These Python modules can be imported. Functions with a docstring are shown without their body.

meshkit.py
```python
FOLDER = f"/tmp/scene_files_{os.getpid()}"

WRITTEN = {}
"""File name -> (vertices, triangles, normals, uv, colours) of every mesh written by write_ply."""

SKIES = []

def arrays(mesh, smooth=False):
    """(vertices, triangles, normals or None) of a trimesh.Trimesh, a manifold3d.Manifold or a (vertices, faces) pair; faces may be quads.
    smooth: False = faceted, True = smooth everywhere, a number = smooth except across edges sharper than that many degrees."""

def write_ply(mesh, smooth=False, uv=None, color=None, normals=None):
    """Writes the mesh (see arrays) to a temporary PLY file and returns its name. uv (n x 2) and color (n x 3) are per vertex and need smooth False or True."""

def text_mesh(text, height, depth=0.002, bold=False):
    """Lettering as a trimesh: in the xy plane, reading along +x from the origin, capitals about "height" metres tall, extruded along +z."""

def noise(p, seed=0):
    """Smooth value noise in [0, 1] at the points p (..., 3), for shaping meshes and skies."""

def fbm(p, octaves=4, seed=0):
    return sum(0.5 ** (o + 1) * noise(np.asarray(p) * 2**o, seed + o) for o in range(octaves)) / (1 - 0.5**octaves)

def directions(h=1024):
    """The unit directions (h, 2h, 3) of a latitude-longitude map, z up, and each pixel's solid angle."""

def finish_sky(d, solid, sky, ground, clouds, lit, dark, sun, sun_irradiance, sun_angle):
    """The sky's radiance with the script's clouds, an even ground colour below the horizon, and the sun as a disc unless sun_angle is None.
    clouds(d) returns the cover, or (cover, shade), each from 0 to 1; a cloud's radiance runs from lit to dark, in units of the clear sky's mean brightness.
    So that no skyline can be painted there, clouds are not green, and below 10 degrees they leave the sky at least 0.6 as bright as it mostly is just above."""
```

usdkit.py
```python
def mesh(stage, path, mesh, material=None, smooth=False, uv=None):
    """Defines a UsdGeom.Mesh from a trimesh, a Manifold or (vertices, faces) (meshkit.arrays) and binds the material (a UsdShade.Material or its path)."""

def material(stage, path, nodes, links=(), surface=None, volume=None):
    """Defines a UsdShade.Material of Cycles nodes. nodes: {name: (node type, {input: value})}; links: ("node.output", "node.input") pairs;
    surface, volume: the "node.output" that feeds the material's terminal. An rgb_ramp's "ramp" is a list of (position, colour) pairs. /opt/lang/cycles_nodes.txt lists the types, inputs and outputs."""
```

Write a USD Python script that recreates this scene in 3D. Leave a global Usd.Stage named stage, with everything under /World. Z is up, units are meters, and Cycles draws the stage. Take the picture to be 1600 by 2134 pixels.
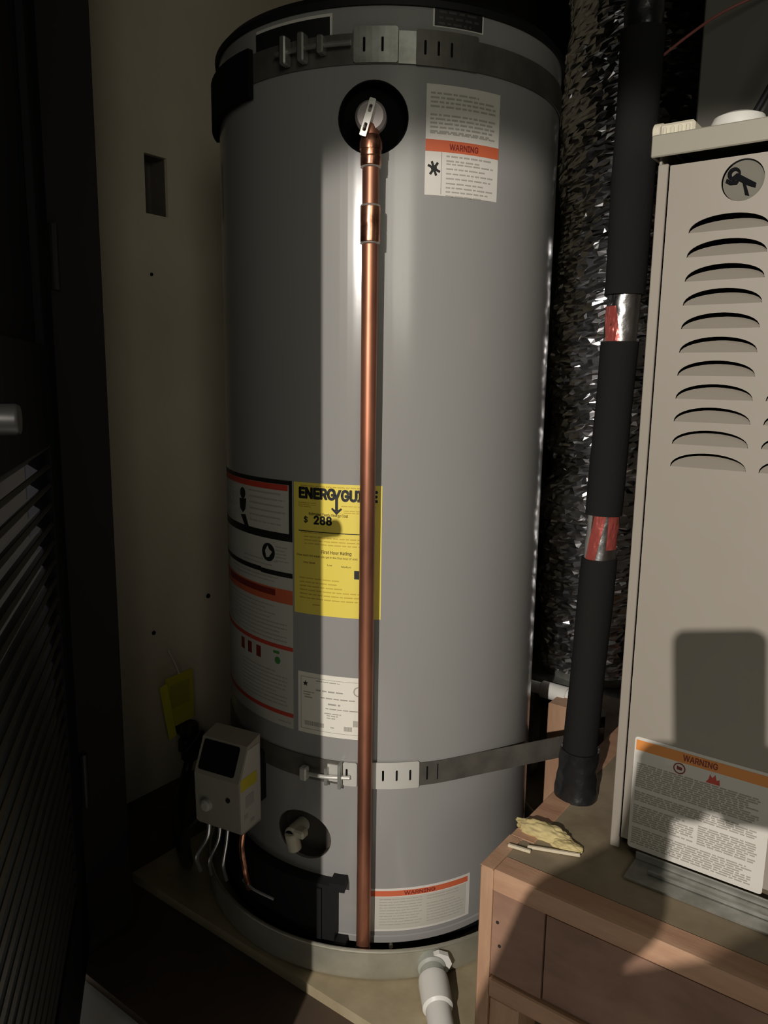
import math, random
import numpy as np
import trimesh, manifold3d, usdkit, meshkit
from shapely.geometry import Polygon, box as sbox, Point
from shapely.ops import unary_union
from pxr import Usd, UsdGeom, UsdLux, UsdShade, Sdf, Gf

stage = Usd.Stage.CreateInMemory()
UsdGeom.SetStageUpAxis(stage, 'Z')
UsdGeom.SetStageMetersPerUnit(stage, 1.0)
UsdGeom.Xform.Define(stage, '/World')
UsdGeom.Scope.Define(stage, '/World/Looks')
rng = np.random.default_rng(7)
random.seed(7)
sin, cos, rad, pi = math.sin, math.cos, math.radians, math.pi

# ---------------------------------------------------------------- camera
# room axes: x along the closet front, y into the closet, z up; closet floor at z = 0
EYE = np.array([0.0, 0.0, 0.935])
PITCH, ROLL, YAW = rad(10.0), rad(0.82), rad(36.2)
def yawed(v):
    return np.array([v[0]*cos(YAW)-v[1]*sin(YAW), v[0]*sin(YAW)+v[1]*cos(YAW), v[2]])
_F, _R, _U = np.array([0, cos(PITCH), -sin(PITCH)]), np.array([1., 0, 0]), np.array([0, sin(PITCH), cos(PITCH)])
_R, _U = _R*cos(ROLL)+_U*sin(ROLL), _U*cos(ROLL)-_R*sin(ROLL)
_F, _R, _U = yawed(_F), yawed(_R), yawed(_U)
cam = UsdGeom.Camera.Define(stage, '/World/camera')
cam.CreateHorizontalApertureAttr(36.0)
cam.CreateFocalLengthAttr(36.0)
cam.CreateClippingRangeAttr(Gf.Vec2f(0.02, 100))
cam.AddTransformOp().Set(Gf.Matrix4d(*_R, 0, *_U, 0, *(-_F), 0, *EYE, 1))
cam.CreateExposureAttr(0.0)

# ---------------------------------------------------------------- light
LAMP = np.array([0.393, -1.933, 1.60])          # flashlight held behind and to the left of the phone
_el, _az = rad(24.5), rad(15)
AIM = LAMP+np.array([-sin(_az)*cos(_el), cos(_az)*cos(_el), -sin(_el)])
lamp = UsdLux.SphereLight.Define(stage, '/World/flashlight_beam')
lamp.CreateRadiusAttr(0.011)
lamp.CreateIntensityAttr(64000.0)
lamp.CreateColorAttr(Gf.Vec3f(1.0, 0.93, 0.85))
sh = UsdLux.ShapingAPI.Apply(lamp.GetPrim())
sh.CreateShapingConeAngleAttr(19.1)
sh.CreateShapingConeSoftnessAttr(0.14)
z_ = (LAMP-AIM)/np.linalg.norm(LAMP-AIM); x_ = np.cross([0, 0, 1.], z_); x_ /= np.linalg.norm(x_); y_ = np.cross(z_, x_)
lamp.AddTransformOp().Set(Gf.Matrix4d(*x_, 0, *y_, 0, *z_, 0, *LAMP, 1))
dome = UsdLux.DomeLight.Define(stage, '/World/ambient_dome')  # weak even ambient light standing in for the unseen room
dome.CreateIntensityAttr(0.02)
dome.CreateColorAttr(Gf.Vec3f(1.0, 1.0, 0.86))

glow = UsdLux.RectLight.Define(stage, '/World/unseen_room_light')          # soft light out of view to the right, placed to light the left wall
glow.CreateWidthAttr(0.95); glow.CreateHeightAttr(1.0); glow.CreateIntensityAttr(4.9); glow.CreateColorAttr(Gf.Vec3f(1.0, 0.97, 0.80))
_c = np.array([2.0, -1.69, 1.68]); _t = np.array([-1.2, 0.9, 0.8]); z_ = (_c-_t)/np.linalg.norm(_c-_t); x_ = np.cross([0, 0, 1.], z_); x_ /= np.linalg.norm(x_); y_ = np.cross(z_, x_)
glow.AddTransformOp().Set(Gf.Matrix4d(*x_, 0, *y_, 0, *z_, 0, *_c, 1))

# ---------------------------------------------------------------- materials
LOOK = {}
def mat(name, color, rough=0.5, metal=0.0, color2=None, scale=8.0, bump=0.0, bscale=60.0, spec=0.5, stretch=None, coat=0.0, detail=4.0, ramp=(0.35, 0.65)):
    if name in LOOK: return LOOK[name]
    nodes = {'p': ('principled_bsdf', {'base_color': color, 'roughness': rough, 'metallic': metal, 'specular_ior_level': spec, 'coat_weight': coat})}
    links = []
    if color2 is not None or bump:
        nodes['g'] = ('texture_coordinate', {})
        nodes['m'] = ('mapping', {'scale': stretch or (1, 1, 1)})
        links.append(('g.object', 'm.vector'))
    if color2 is not None:
        nodes['n'] = ('noise_texture', {'scale': scale, 'detail': detail, 'roughness': 0.6})
        nodes['r'] = ('rgb_ramp', {'ramp': [(ramp[0], color), (ramp[1], color2)]})
        links += [('m.vector', 'n.vector'), ('n.fac', 'r.fac'), ('r.color', 'p.base_color')]
    if bump:
        nodes['bn'] = ('noise_texture', {'scale': bscale, 'detail': 3.0})
        nodes['b'] = ('bump', {'strength': bump, 'distance': 0.004})
        links += [('m.vector', 'bn.vector'), ('bn.fac', 'b.height'), ('b.normal', 'p.normal')]
    LOOK[name] = usdkit.material(stage, '/World/Looks/'+name, nodes, links, surface='p.BSDF')
    return LOOK[name]

M_jacket = mat('jacket_grey_enamel', (0.290, 0.284, 0.274), 0.19, 0.0, spec=0.55, bump=0.012, bscale=25)
M_blackpl = mat('black_plastic', (0.010, 0.010, 0.011), 0.6, spec=0.25)
M_black = mat('matte_black', (0.006, 0.006, 0.007), 0.9, spec=0.1)
M_copper = mat('aged_copper', (0.52, 0.215, 0.13), 0.42, 0.8, color2=(0.28, 0.12, 0.075), scale=14, stretch=(1, 1, .35))
M_copperb = mat('bright_copper', (0.74, 0.34, 0.21), 0.27, 0.95, color2=(0.16, 0.07, 0.045), scale=34, ramp=(.42, .66))
M_solder = mat('solder', (0.62, 0.58, 0.53), 0.4, 0.8)
M_steel = mat('galvanised_steel', (0.42, 0.42, 0.39), 0.42, 0.75, color2=(0.28, 0.28, 0.25), scale=30)
M_steelb = mat('bright_zinc', (0.62, 0.61, 0.56), 0.4, 0.35)
M_dullsteel = mat('dull_steel_band', (0.15, 0.138, 0.118), 0.5, 0.4, color2=(0.105, 0.097, 0.084), scale=25)
M_pan = mat('aluminium_pan', (0.47, 0.45, 0.37), 0.42, 0.55, color2=(0.36, 0.35, 0.28), scale=18)
M_pvc = mat('white_pvc', (0.78, 0.77, 0.72), 0.4)
M_pvcg = mat('grey_pvc', (0.40, 0.42, 0.37), 0.5)
M_foil = mat('crinkled_foil', (0.92, 0.92, 0.95), 0.20, 1.0)
M_foilt = mat('foil_tape', (0.75, 0.74, 0.73), 0.25, 1.0, bump=0.3, bscale=60)
M_redtape = mat('red_tape', (0.40, 0.085, 0.07), 0.3, 0.4, bump=0.3, bscale=60)
M_foam = mat('charcoal_foam', (0.015, 0.015, 0.0145), 0.9, spec=0.06, bump=0.15, bscale=200)
M_tape = mat('black_tape', (0.012, 0.012, 0.013), 0.3, bump=0.5, bscale=50)
M_furn = mat('beige_furnace_enamel', (0.315, 0.283, 0.240), 0.45, 0.0, color2=(0.295, 0.264, 0.222), scale=3)
M_furnd = mat('furnace_lid_enamel', (0.30, 0.28, 0.225), 0.5)
M_wood = mat('pine_stud', (0.50, 0.30, 0.19), 0.65, color2=(0.37, 0.20, 0.12), scale=5, stretch=(1, 6, 6), bump=0.1)
M_woodv = mat('pine_post', (0.52, 0.32, 0.20), 0.65, color2=(0.40, 0.23, 0.14), scale=5, stretch=(6, 6, 1), bump=0.1)
M_ply = mat('stained_plywood', (0.32, 0.185, 0.125), 0.7, color2=(0.20, 0.11, 0.075), scale=6, bump=0.1, stretch=(1, 2, 2))
M_plytop = mat('dirty_plywood_top', (0.30, 0.24, 0.16), 0.7, color2=(0.20, 0.155, 0.095), scale=9, bump=0.1)
M_floor = mat('closet_plywood', (0.44, 0.37, 0.24), 0.75, color2=(0.30, 0.24, 0.145), scale=7, bump=0.12)
M_sub = mat('shade_dark_subfloor', (0.10, 0.065, 0.040), 0.8, color2=(0.06, 0.042, 0.028), scale=6)  # brown board colour, taken darker for the shade at lower left
M_room = mat('pale_floor_tile', (0.86, 0.86, 0.85), 0.6)
M_wall = mat('cream_plaster', (0.58, 0.51, 0.39), 0.9, color2=(0.46, 0.39, 0.29), scale=2.2, bump=0.15, bscale=40, ramp=(0.3, 0.75))
M_wallshade = mat('shade_dark_wall', (0.022, 0.020, 0.018), 0.9, spec=.2)  # near-black colour stands in for the unlit depth of the closet
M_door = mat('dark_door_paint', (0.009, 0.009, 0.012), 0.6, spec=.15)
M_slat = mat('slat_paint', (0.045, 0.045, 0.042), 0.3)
M_box = mat('outlet_box', (0.10, 0.085, 0.07), 0.8)
M_white = mat('label_white', (0.66, 0.63, 0.58), 0.5)
M_whiteg = mat('label_grey_white', (0.52, 0.50, 0.44), 0.5)
M_yellow = mat('label_yellow', (0.80, 0.65, 0.10), 0.5)
M_ink = mat('label_black', (0.012, 0.012, 0.012), 0.5)
M_inky = mat('label_fine_print', (0.55, 0.40, 0.05), 0.55)
M_inkg = mat('label_grey_print', (0.38, 0.36, 0.32), 0.55)
M_red = mat('label_red', (0.55, 0.06, 0.035), 0.5)
M_orange = mat('label_orange_red', (0.60, 0.13, 0.055), 0.5)
M_orange2 = mat('label_orange', (0.72, 0.27, 0.06), 0.5)
M_maroon = mat('label_maroon', (0.20, 0.025, 0.018), 0.5)
M_green = mat('label_green', (0.06, 0.22, 0.05), 0.5)
M_gas = mat('gas_valve_grey', (0.34, 0.31, 0.26), 0.5)
M_gasl = mat('gas_valve_light', (0.50, 0.48, 0.43), 0.5)
M_beige = mat('beige_plastic', (0.50, 0.47, 0.37), 0.45)
M_cream = mat('cream_plastic', (0.62, 0.58, 0.46), 0.4)
M_tag = mat('yellow_tag', (0.55, 0.47, 0.03), 0.6)
M_iron = mat('dark_iron', (0.045, 0.044, 0.042), 0.35, 0.6)
M_alu = mat('bright_tube', (0.72, 0.72, 0.70), 0.3, 0.9)
M_tuft = mat('insulation_tuft', (0.62, 0.52, 0.26), 0.95, color2=(0.50, 0.40, 0.18), scale=60)
M_splint = mat('pale_splinter', (0.62, 0.54, 0.40), 0.8)
M_wirer = mat('red_wire', (0.30, 0.09, 0.08), 0.5)
M_plen = mat('dull_plenum', (0.17, 0.16, 0.14), 0.5, 0.3)
M_lever = mat('polished_lever', (0.88, 0.86, 0.80), 0.22, 0.6)
M_cap = mat('valve_cap', (0.42, 0.37, 0.36), 0.45, 0.3)

# ---------------------------------------------------------------- helpers
NAMES = {}
def numbered(parent, name):
    k = (parent, name); NAMES[k] = NAMES.get(k, 0)+1
    return name if NAMES[k] == 1 else f'{name}_{NAMES[k]-1:03d}'
def obj(name, mesh, material, parent=None, smooth=30, label=None):
    base = parent if parent else '/World'
    path = f'{base}/{numbered(base, name)}'
    usdkit.mesh(stage, path, mesh, material, smooth=smooth)
    if label: stage.GetPrimAtPath(path).SetCustomDataByKey('label', label)
    if name in ('small_print', 'fine_print', 'lettering'): stage.GetPrimAtPath(path).SetCustomDataByKey('kind', 'stuff')
    return path
def tag(path, label=None, cat=None, group=None, kind=None):
    p = stage.GetPrimAtPath(path)
    for k, v in (('label', label), ('category', cat), ('group', group), ('kind', kind)):
        if v: p.SetCustomDataByKey(k, v)
    return path
def thing(name, label, cat, loc=(0, 0, 0), group=None):
    path = f'/World/{numbered("/World", name)}'
    UsdGeom.Xform.Define(stage, path)
    return tag(path, label, cat, group)
def struct(name, mesh, material, label, cat, smooth=30):
    return tag(obj(name, mesh, material, None, smooth), label, cat, kind='structure')
def cat(*ms):
    return trimesh.util.concatenate([m for m in ms])
def tm(man):
    m = man.to_mesh(); return trimesh.Trimesh(m.vert_properties[:, :3], m.tri_verts, process=False)
def box(lo, hi, c=0.0):
    lo, hi = np.minimum(lo, hi).astype(float), np.maximum(lo, hi).astype(float)
    c = min(c, 0.45*float((hi-lo).min()))
    if c <= 0:
        return trimesh.creation.box(extents=hi-lo, transform=trimesh.transformations.translation_matrix((lo+hi)/2))
    pts = []
    for sx in (0, 1):
        for sy in (0, 1):
            for sz in (0, 1):
                p = np.where([sx, sy, sz], hi, lo); d = np.where([sx, sy, sz], -c, c)
                for k in range(3):
                    q = p+d; q[k] = p[k]; pts.append(q)
    return trimesh.convex.convex_hull(np.array(pts))
def obox(center, ax, half, c=0.0):
    """box with axes ax (3 rows), half sizes"""
    m = box(-np.array(half), np.array(half), c); m.vertices = m.vertices @ np.array(ax) + np.array(center); return m
def frame(d):
    d = np.asarray(d, float); d = d/np.linalg.norm(d)
    a = np.cross(d, [0, 0, 1.]) if abs(d[2]) < .9 else np.cross(d, [1., 0, 0])
    a /= np.linalg.norm(a); return a, np.cross(d, a), d
def lathe(profile, p0=(0, 0, 0), axis=(0, 0, 1), n=40, closed=True):
    """profile [(r, h)...] revolved about axis through p0 (ends capped where r>0)"""
    a, b, d = frame(axis); prof = list(profile)
    if closed:
        if prof[0][0] > 1e-9: prof = [(0, prof[0][1])]+prof
        if prof[-1][0] > 1e-9: prof = prof+[(0, prof[-1][1])]
    r = np.array([q[0] for q in prof]); h = np.array([q[1] for q in prof]); t = np.arange(n)*2*pi/n
    v = np.asarray(p0, float)+r[:, None, None]*(np.cos(t)[None, :, None]*a+np.sin(t)[None, :, None]*b)+h[:, None, None]*d
    i, j = np.meshgrid(np.arange(len(prof)-1), np.arange(n), indexing='ij'); k = (j+1) % n
    q = np.stack([i*n+j, i*n+k, (i+1)*n+k, (i+1)*n+j], -1).reshape(-1, 4)
    m = trimesh.Trimesh(v.reshape(-1, 3), np.vstack([q[:, [0, 1, 2]], q[:, [0, 2, 3]]]), process=True)
    m.update_faces(m.nondegenerate_faces()); trimesh.repair.fix_normals(m); return m
def cyl(p0, p1, r, r1=None, n=28, c=0.0):
    p0, p1 = np.asarray(p0, float), np.asarray(p1, float); L = np.linalg.norm(p1-p0); r1 = r if r1 is None else r1
    prof = [(r, 0), (r1, L)] if not c else [(r-c, 0), (r, c), (r1, L-c), (r1-c, L)]
    return lathe(prof, p0, p1-p0, n)
def smoothpath(pts, k=8):
    p = np.asarray(pts, float)
    if len(p) < 3: return p
    q = np.vstack([2*p[0]-p[1], p, 2*p[-1]-p[-2]]); out = []
    for i in range(1, len(q)-2):
        for t in np.arange(k)/k:
            a, b, c_, d = q[i-1], q[i], q[i+1], q[i+2]
            out.append(.5*((2*b)+(-a+c_)*t+(2*a-5*b+4*c_-d)*t*t+(-a+3*b-3*c_+d)*t**3))
    return np.array(out+[p[-1]])
def tube(pts, r, n=10, k=8):
    p = smoothpath(pts, k); r = np.broadcast_to(r, (len(p),))
    t = np.gradient(p, axis=0); t /= np.linalg.norm(t, axis=1, keepdims=True)+1e-12
    a = frame(t[0])[0]; rings = []
    for i in range(len(p)):
        a = a-(a@t[i])*t[i]; a /= np.linalg.norm(a); b = np.cross(t[i], a); w = np.arange(n)*2*pi/n
        rings.append(p[i]+r[i]*(np.cos(w)[:, None]*a+np.sin(w)[:, None]*b))
    v = np.vstack(rings+[p[:1], p[-1:]]); f = []
    for i in range(len(p)-1):
        for j in range(n):
            k2 = (j+1) % n; f += [(i*n+j, i*n+k2, (i+1)*n+k2), (i*n+j, (i+1)*n+k2, (i+1)*n+j)]
    e = len(p)*n
    for j in range(n):
        k2 = (j+1) % n; f += [(e, k2, j), (e+1, (len(p)-1)*n+j, (len(p)-1)*n+k2)]
    m = trimesh.Trimesh(v, f, process=False); trimesh.repair.fix_normals(m); return m
def extr(poly, depth):
    gs = [g for g in getattr(poly, 'geoms', [poly]) if g.geom_type == 'Polygon' and g.area > 1e-10]
    return cat(*[trimesh.creation.extrude_polygon(g, depth) for g in gs])
def rrect(x0, y0, x1, y1, r):
    return sbox(x0+r, y0+r, x1-r, y1-r).buffer(r, quad_segs=5)

# ---------------------------------------------------------------- setting
T = np.array([-0.819, 1.118]); TR = 0.28        # heater axis and radius
def on(az, z, r=TR):
    return np.array([T[0]+r*cos(rad(az)), T[1]+r*sin(rad(az)), z])

XW, YB, XR, ZC = -1.393, 1.97, 0.62, 2.30
struct('floor', box((-1.155, .785, -.018), (XR, YB, 0)), M_floor, 'plywood sheet floor under the grey water heater', 'floor')  # stops short at left, where the shade-dark board lies bare
struct('trim_1', box((XW-.1, .60, -.05), (XR, YB, -.018)), M_sub, 'brown threshold board, also left of the plywood, its colour darkened for the shade there', 'threshold')
struct('floor_001', box((-2.6, -2.6, -.10), (2.2, .60, -.032)), M_room, 'pale floor of the room outside the closet', 'floor')
hole = manifold3d.Manifold.cube((.2, .057, .118)).translate((XW-.06, 1.054, 1.262))
wl = manifold3d.Manifold.cube((.12, YB-.60, ZC+.05)).translate((XW-.12, .60, -.05))-hole
struct('wall_left', tm(wl), M_wall, 'stained cream plaster wall left of the water heater with an outlet cutout', 'wall')
struct('wall_back', box((XW-.12, YB, -.05), (XR+.1, YB+.1, ZC)), M_wallshade, 'back wall behind the foil duct, its shade put in as near-black colour', 'wall')
struct('wall_right', box((XR, .60, -.05), (XR+.1, YB, ZC)), M_wallshade, 'unseen closet wall beyond the furnace, coloured near black for shade', 'wall')  # out of view, closes the closet against ambient light
struct('wall_front', cat(box((-2.6, .60, -.10), (-1.05, .71, ZC)), box((-1.05, .60, 2.05), (XR, .71, ZC)), box((XR, .60, -.1), (2.2, .71, ZC))), M_wallshade, 'dark front wall and jamb beside the louvered closet door', 'wall')
struct('ceiling', box((XW-.12, .60, ZC), (XR+.1, YB+.1, ZC+.08)), M_wallshade, 'unseen closet ceiling above the water heater, coloured near black for shade', 'ceiling')  # out of view, keeps ambient light from entering above
t = thing('outlet_box', 'empty rectangular outlet box recessed in the cream wall', 'outlet box')
ib = tm(manifold3d.Manifold.cube((.05, .060, .121)).translate((XW-.058, 1.0525, 1.2605))-manifold3d.Manifold.cube((.05, .054, .115)).translate((XW-.055, 1.0555, 1.2635)))
obj('box_shell', ib, M_box, t, smooth=False)
for (y, z, r) in ((1.19, .41, .006), (1.03, .36, .005), (1.06, 1.14, .0035)):
    c = lathe([(r*.5, 0), (r, .002), (r*.9, .004), (r*.4, .0045)], (XW, y, z), (1, 0, 0), 12)
    tag(obj('anchor_hole', c, M_black), {.41: 'larger dark plug in the cream wall above the yellow gas tag', .36: 'small dark plug in the cream wall left of the yellow gas tag', 1.14: 'tiny dark plug in the cream wall under the outlet cutout'}[z], 'wall plug')

# ---------------------------------------------------------------- louvered door
HINGE = np.array([-1.05, .628, 0.0]); DD = np.array([.79, -.613, 0]); DD /= np.linalg.norm(DD); DN = np.array([-DD[1], DD[0], 0])
UPV = np.array([0, 0, 1.])
def dbox(u0, u1, z0, z1, w0=-.034, w1=0.0, c=.0015):
    return obox(HINGE+DD*(u0+u1)/2+DN*(w0+w1)/2+UPV*(z0+z1)/2, (DD, DN, UPV), ((u1-u0)/2, (w1-w0)/2, (z1-z0)/2), c)
DL = .748
door = '/World/door_1'; UsdGeom.Xform.Define(stage, door)
tag(door, 'dark painted louvered closet door standing open at the left', 'door', kind='structure')
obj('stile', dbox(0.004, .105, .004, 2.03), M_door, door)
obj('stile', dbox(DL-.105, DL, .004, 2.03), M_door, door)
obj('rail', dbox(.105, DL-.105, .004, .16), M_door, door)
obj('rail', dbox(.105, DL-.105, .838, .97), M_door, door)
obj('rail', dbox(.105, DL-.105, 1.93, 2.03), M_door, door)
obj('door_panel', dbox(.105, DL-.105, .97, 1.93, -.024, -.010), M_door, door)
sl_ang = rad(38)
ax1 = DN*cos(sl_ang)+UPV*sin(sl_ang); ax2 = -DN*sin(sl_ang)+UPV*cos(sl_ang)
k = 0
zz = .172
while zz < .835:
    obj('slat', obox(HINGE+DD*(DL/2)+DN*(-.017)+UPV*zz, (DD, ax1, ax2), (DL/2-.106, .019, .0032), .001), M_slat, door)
    zz += .0262
kn = obj('knob', lathe([(.006, 0), (.006, .020), (.0085, .022), (.0100, .025), (.0100, .054), (.009, .056)], HINGE+DD*.683+UPV*.905+DN*.004, DN, 28), M_iron, door, label='small dull metal door knob')
obj('rose', lathe([(.015, 0), (.015, .003), (.012, .005)], HINGE+DD*.683+UPV*.905, DN, 28), M_iron, kn)
for z in (.25, 1.05, 1.80):
    obj('hinge', cyl(HINGE+DN*.006+UPV*z, HINGE+DN*.006+UPV*(z+.09), .006, n=12), M_iron, door)

# ---------------------------------------------------------------- drain pan
t = thing('drain_pan', 'round aluminium drain pan with rolled rim under the water heater', 'drain pan')
PR = .327
obj('pan_wall', lathe([(0, .0005), (PR-.006, .0005), (PR-.001, .003), (PR, .008), (PR, .050), (PR-.003, .050), (PR-.003, .004), (0, .004)], (*T, 0), n=96, closed=False), M_pan, t)
ringp = [(PR-.0015+.0035*cos(a), .051+.0035*sin(a)) for a in np.linspace(0, 2*pi, 11)]
obj('rim', lathe(ringp, (*T, 0), n=96, closed=False), M_pan, t)

# ---------------------------------------------------------------- water heater
WH = thing('water_heater', 'tall grey cylindrical tank water heater standing in the drain pan', 'water heater')
Z0, Z1 = .030, 1.420
VAZ, VZ = -58.2, 1.277         # relief valve opening
HAZ, HZ = -81.5, .203          # drain valve opening
ZI = 1.405
def ring_solid(R, r, z0, z1, n=160):
    return manifold3d.Manifold.cylinder(z1-z0, R, R, n).translate((T[0], T[1], z0))-manifold3d.Manifold.cylinder(z1-z0+.02, r, r, n).translate((T[0], T[1], z0-.01))
def radial_cyl(az, z, r, r0, r1, n=40, wide=1.0):
    m = manifold3d.Manifold.cylinder(r1-r0, r, r, n).scale((1, wide, 1)).rotate((0, 90, 0)).translate((r0, 0, 0)).rotate((0, 0, az)).translate((T[0], T[1], z)); return m
jk = ring_solid(TR, TR-.03, Z0, Z1)-radial_cyl(VAZ, VZ, .0475, .2, .4)-radial_cyl(HAZ+1.6, HZ, .041, .2, .4, wide=1.22)
obj('jacket', tm(jk), M_jacket, WH, smooth=25)
obj('jacket_seam', lathe([(TR+.0005, .006), (TR+.0022, .008), (TR+.0022, .018), (TR+.0005, .020)], (*T, Z0-.006), n=128, closed=False), M_jacket, WH)
obj('top_cap', lathe([(TR+.004, Z1-.006), (TR+.005, Z1+.002), (TR-.004, Z1+.012), (TR-.04, Z1+.020), (.05, Z1+.024)], (*T, 0), n=128), M_blackpl, WH)
obj('inner_tank', lathe([(TR-.034, Z0+.01), (TR-.034, Z1-.005)], (*T, 0), n=64), M_black, WH)
obj('base_ring', lathe([(TR-.012, .004), (TR-.012, Z0+.004)], (*T, 0), n=96), M_black, WH)
ft = obj('screw', cyl(on(-49.4, .027, TR-.002), on(-49.4, .027, TR+.006), .0035, n=12), M_steelb, WH)
# relief valve inside its black opening
rv = obj('relief_valve', cat(cyl(on(VAZ, VZ, TR-.03), on(VAZ, VZ, TR+.028), .012), lathe([(.019, 0), (.0205, .003), (.0205, .014), (.017, .019), (.006, .020)], on(VAZ, VZ-.009, TR+.020), on(VAZ, 0, 1)-on(VAZ, 0, 0), 32)), M_cap, WH)
obj('opening_liner', lathe([(.0475, 0), (.0475, .027), (.046, .027), (.046, .002), (0, .002)], on(VAZ, VZ, TR-.029), on(VAZ, 0, 1)-on(VAZ, 0, 0), 40, closed=False), M_black, WH)
rd = on(VAZ, 0, 1)-on(VAZ, 0, 0); td = np.array([-rd[1], rd[0], 0])
lc = on(VAZ-.4, VZ-.014, TR+.046)
ld = (UPV*1.0+td*.30); ld /= np.linalg.norm(ld); lw = np.cross(rd, ld)
lever_poly = Polygon([(-.0030, -.022), (.0030, -.022), (.0028, .022), (-.0028, .022)]).buffer(.0015)
lever_poly = lever_poly.difference(rrect(-.0023, -.0175, .0023, -.007, .0018)).difference(rrect(-.0022, .006, .0022, .016, .0018))
lm = extr(lever_poly, .003); lm.vertices = lm.vertices[:, :1]*lw+lm.vertices[:, 1:2]*ld+lm.vertices[:, 2:3]*rd+lc
obj('lever', lm, M_lever, rv, smooth=False, label='polished silver test lever')
obj('lever_pivot', cyl(lc-rd*.008, lc+rd*.001, .004, n=12), M_lever, rv)
# drain valve
hd = on(HAZ+1.6, 0, 1)-on(HAZ+1.6, 0, 0); ht = np.array([-hd[1], hd[0], 0]); hc = on(HAZ+1.6, HZ, TR)
dl = lathe([(.0415, 0), (.0415, .024), (.040, .024), (.040, .002), (0, .002)], (0, 0, 0), hd, 40, closed=False)
dl.vertices = dl.vertices+(dl.vertices @ ht)[:, None]*ht*.22+hc-hd*.030
obj('drain_liner', dl, mat('brown_liner', (.07, .06, .05), .7), WH)
hv = hc-ht*.012
dv = obj('drain_valve', cat(cyl(hv-hd*.028-ht*.004, hv+hd*.012-ht*.004, .0125, c=.002), cyl(hv-ht*.004+hd*.010+UPV*.004, hv-ht*.001+hd*.004-UPV*.028, .0115, c=.002), obox(hv+ht*.010+hd*.004+UPV*.004, (ht, hd, UPV), (.010, .009, .007), .003)), M_cream, WH, label='cream plastic drain valve')
obj('valve_bore', cyl(hv+hd*.0115-ht*.006, hv+hd*.0135-ht*.006, .0075, n=20), M_black, dv)

# --- decals on the jacket
class Wrap:
    """flat artwork (u to the right, v up, metres) laid round the jacket at azimuth az0, height z0"""
    def __init__(s, az0, z0, R=TR): s.a, s.z, s.R = az0, z0, R
    def __call__(s, m):
        v = np.array(m.vertices); a = rad(s.a)+v[:, 0]/s.R; r = s.R+v[:, 2]
        m = m.copy(); m.vertices = np.stack([T[0]+r*np.cos(a), T[1]+r*np.sin(a), s.z+v[:, 1]], 1); return m
class Flat:
    """artwork on a flat face: origin o, directions ux and uz, outward normal n"""
    def __init__(s, o, ux, uz, n): s.o, s.x, s.u, s.n = [np.asarray(q, float) for q in (o, ux, uz, n)]
    def __call__(s, m):
        v = np.array(m.vertices); m = m.copy(); m.vertices = s.o+v[:, :1]*s.x+v[:, 1:2]*s.u+v[:, 2:3]*s.n; return m
LH = .00035
def plate(u0, v0, u1, v1, lay=0, seg=.012, h=LH):
    n = max(1, int(math.ceil((u1-u0)/seg))); us = np.linspace(u0, u1, n+1); w0, w1 = (lay*LH if lay else -.0002), lay*LH+h
    v = np.array([(u, y, w) for u in us for (y, w) in ((v0, w0), (v1, w0), (v1, w1), (v0, w1))]); f = []
    for i in range(n):
        a, b = 4*i, 4*i+4
        for j in range(4):
            k2 = (j+1) % 4; f += [(a+j, b+j, b+k2), (a+j, b+k2, a+k2)]
    f += [(0, 2, 1), (0, 3, 2)]; e = 4*n; f += [(e, e+1, e+2), (e, e+2, e+3)]
    m = trimesh.Trimesh(v, f, process=False); trimesh.repair.fix_normals(m); return m
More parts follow.
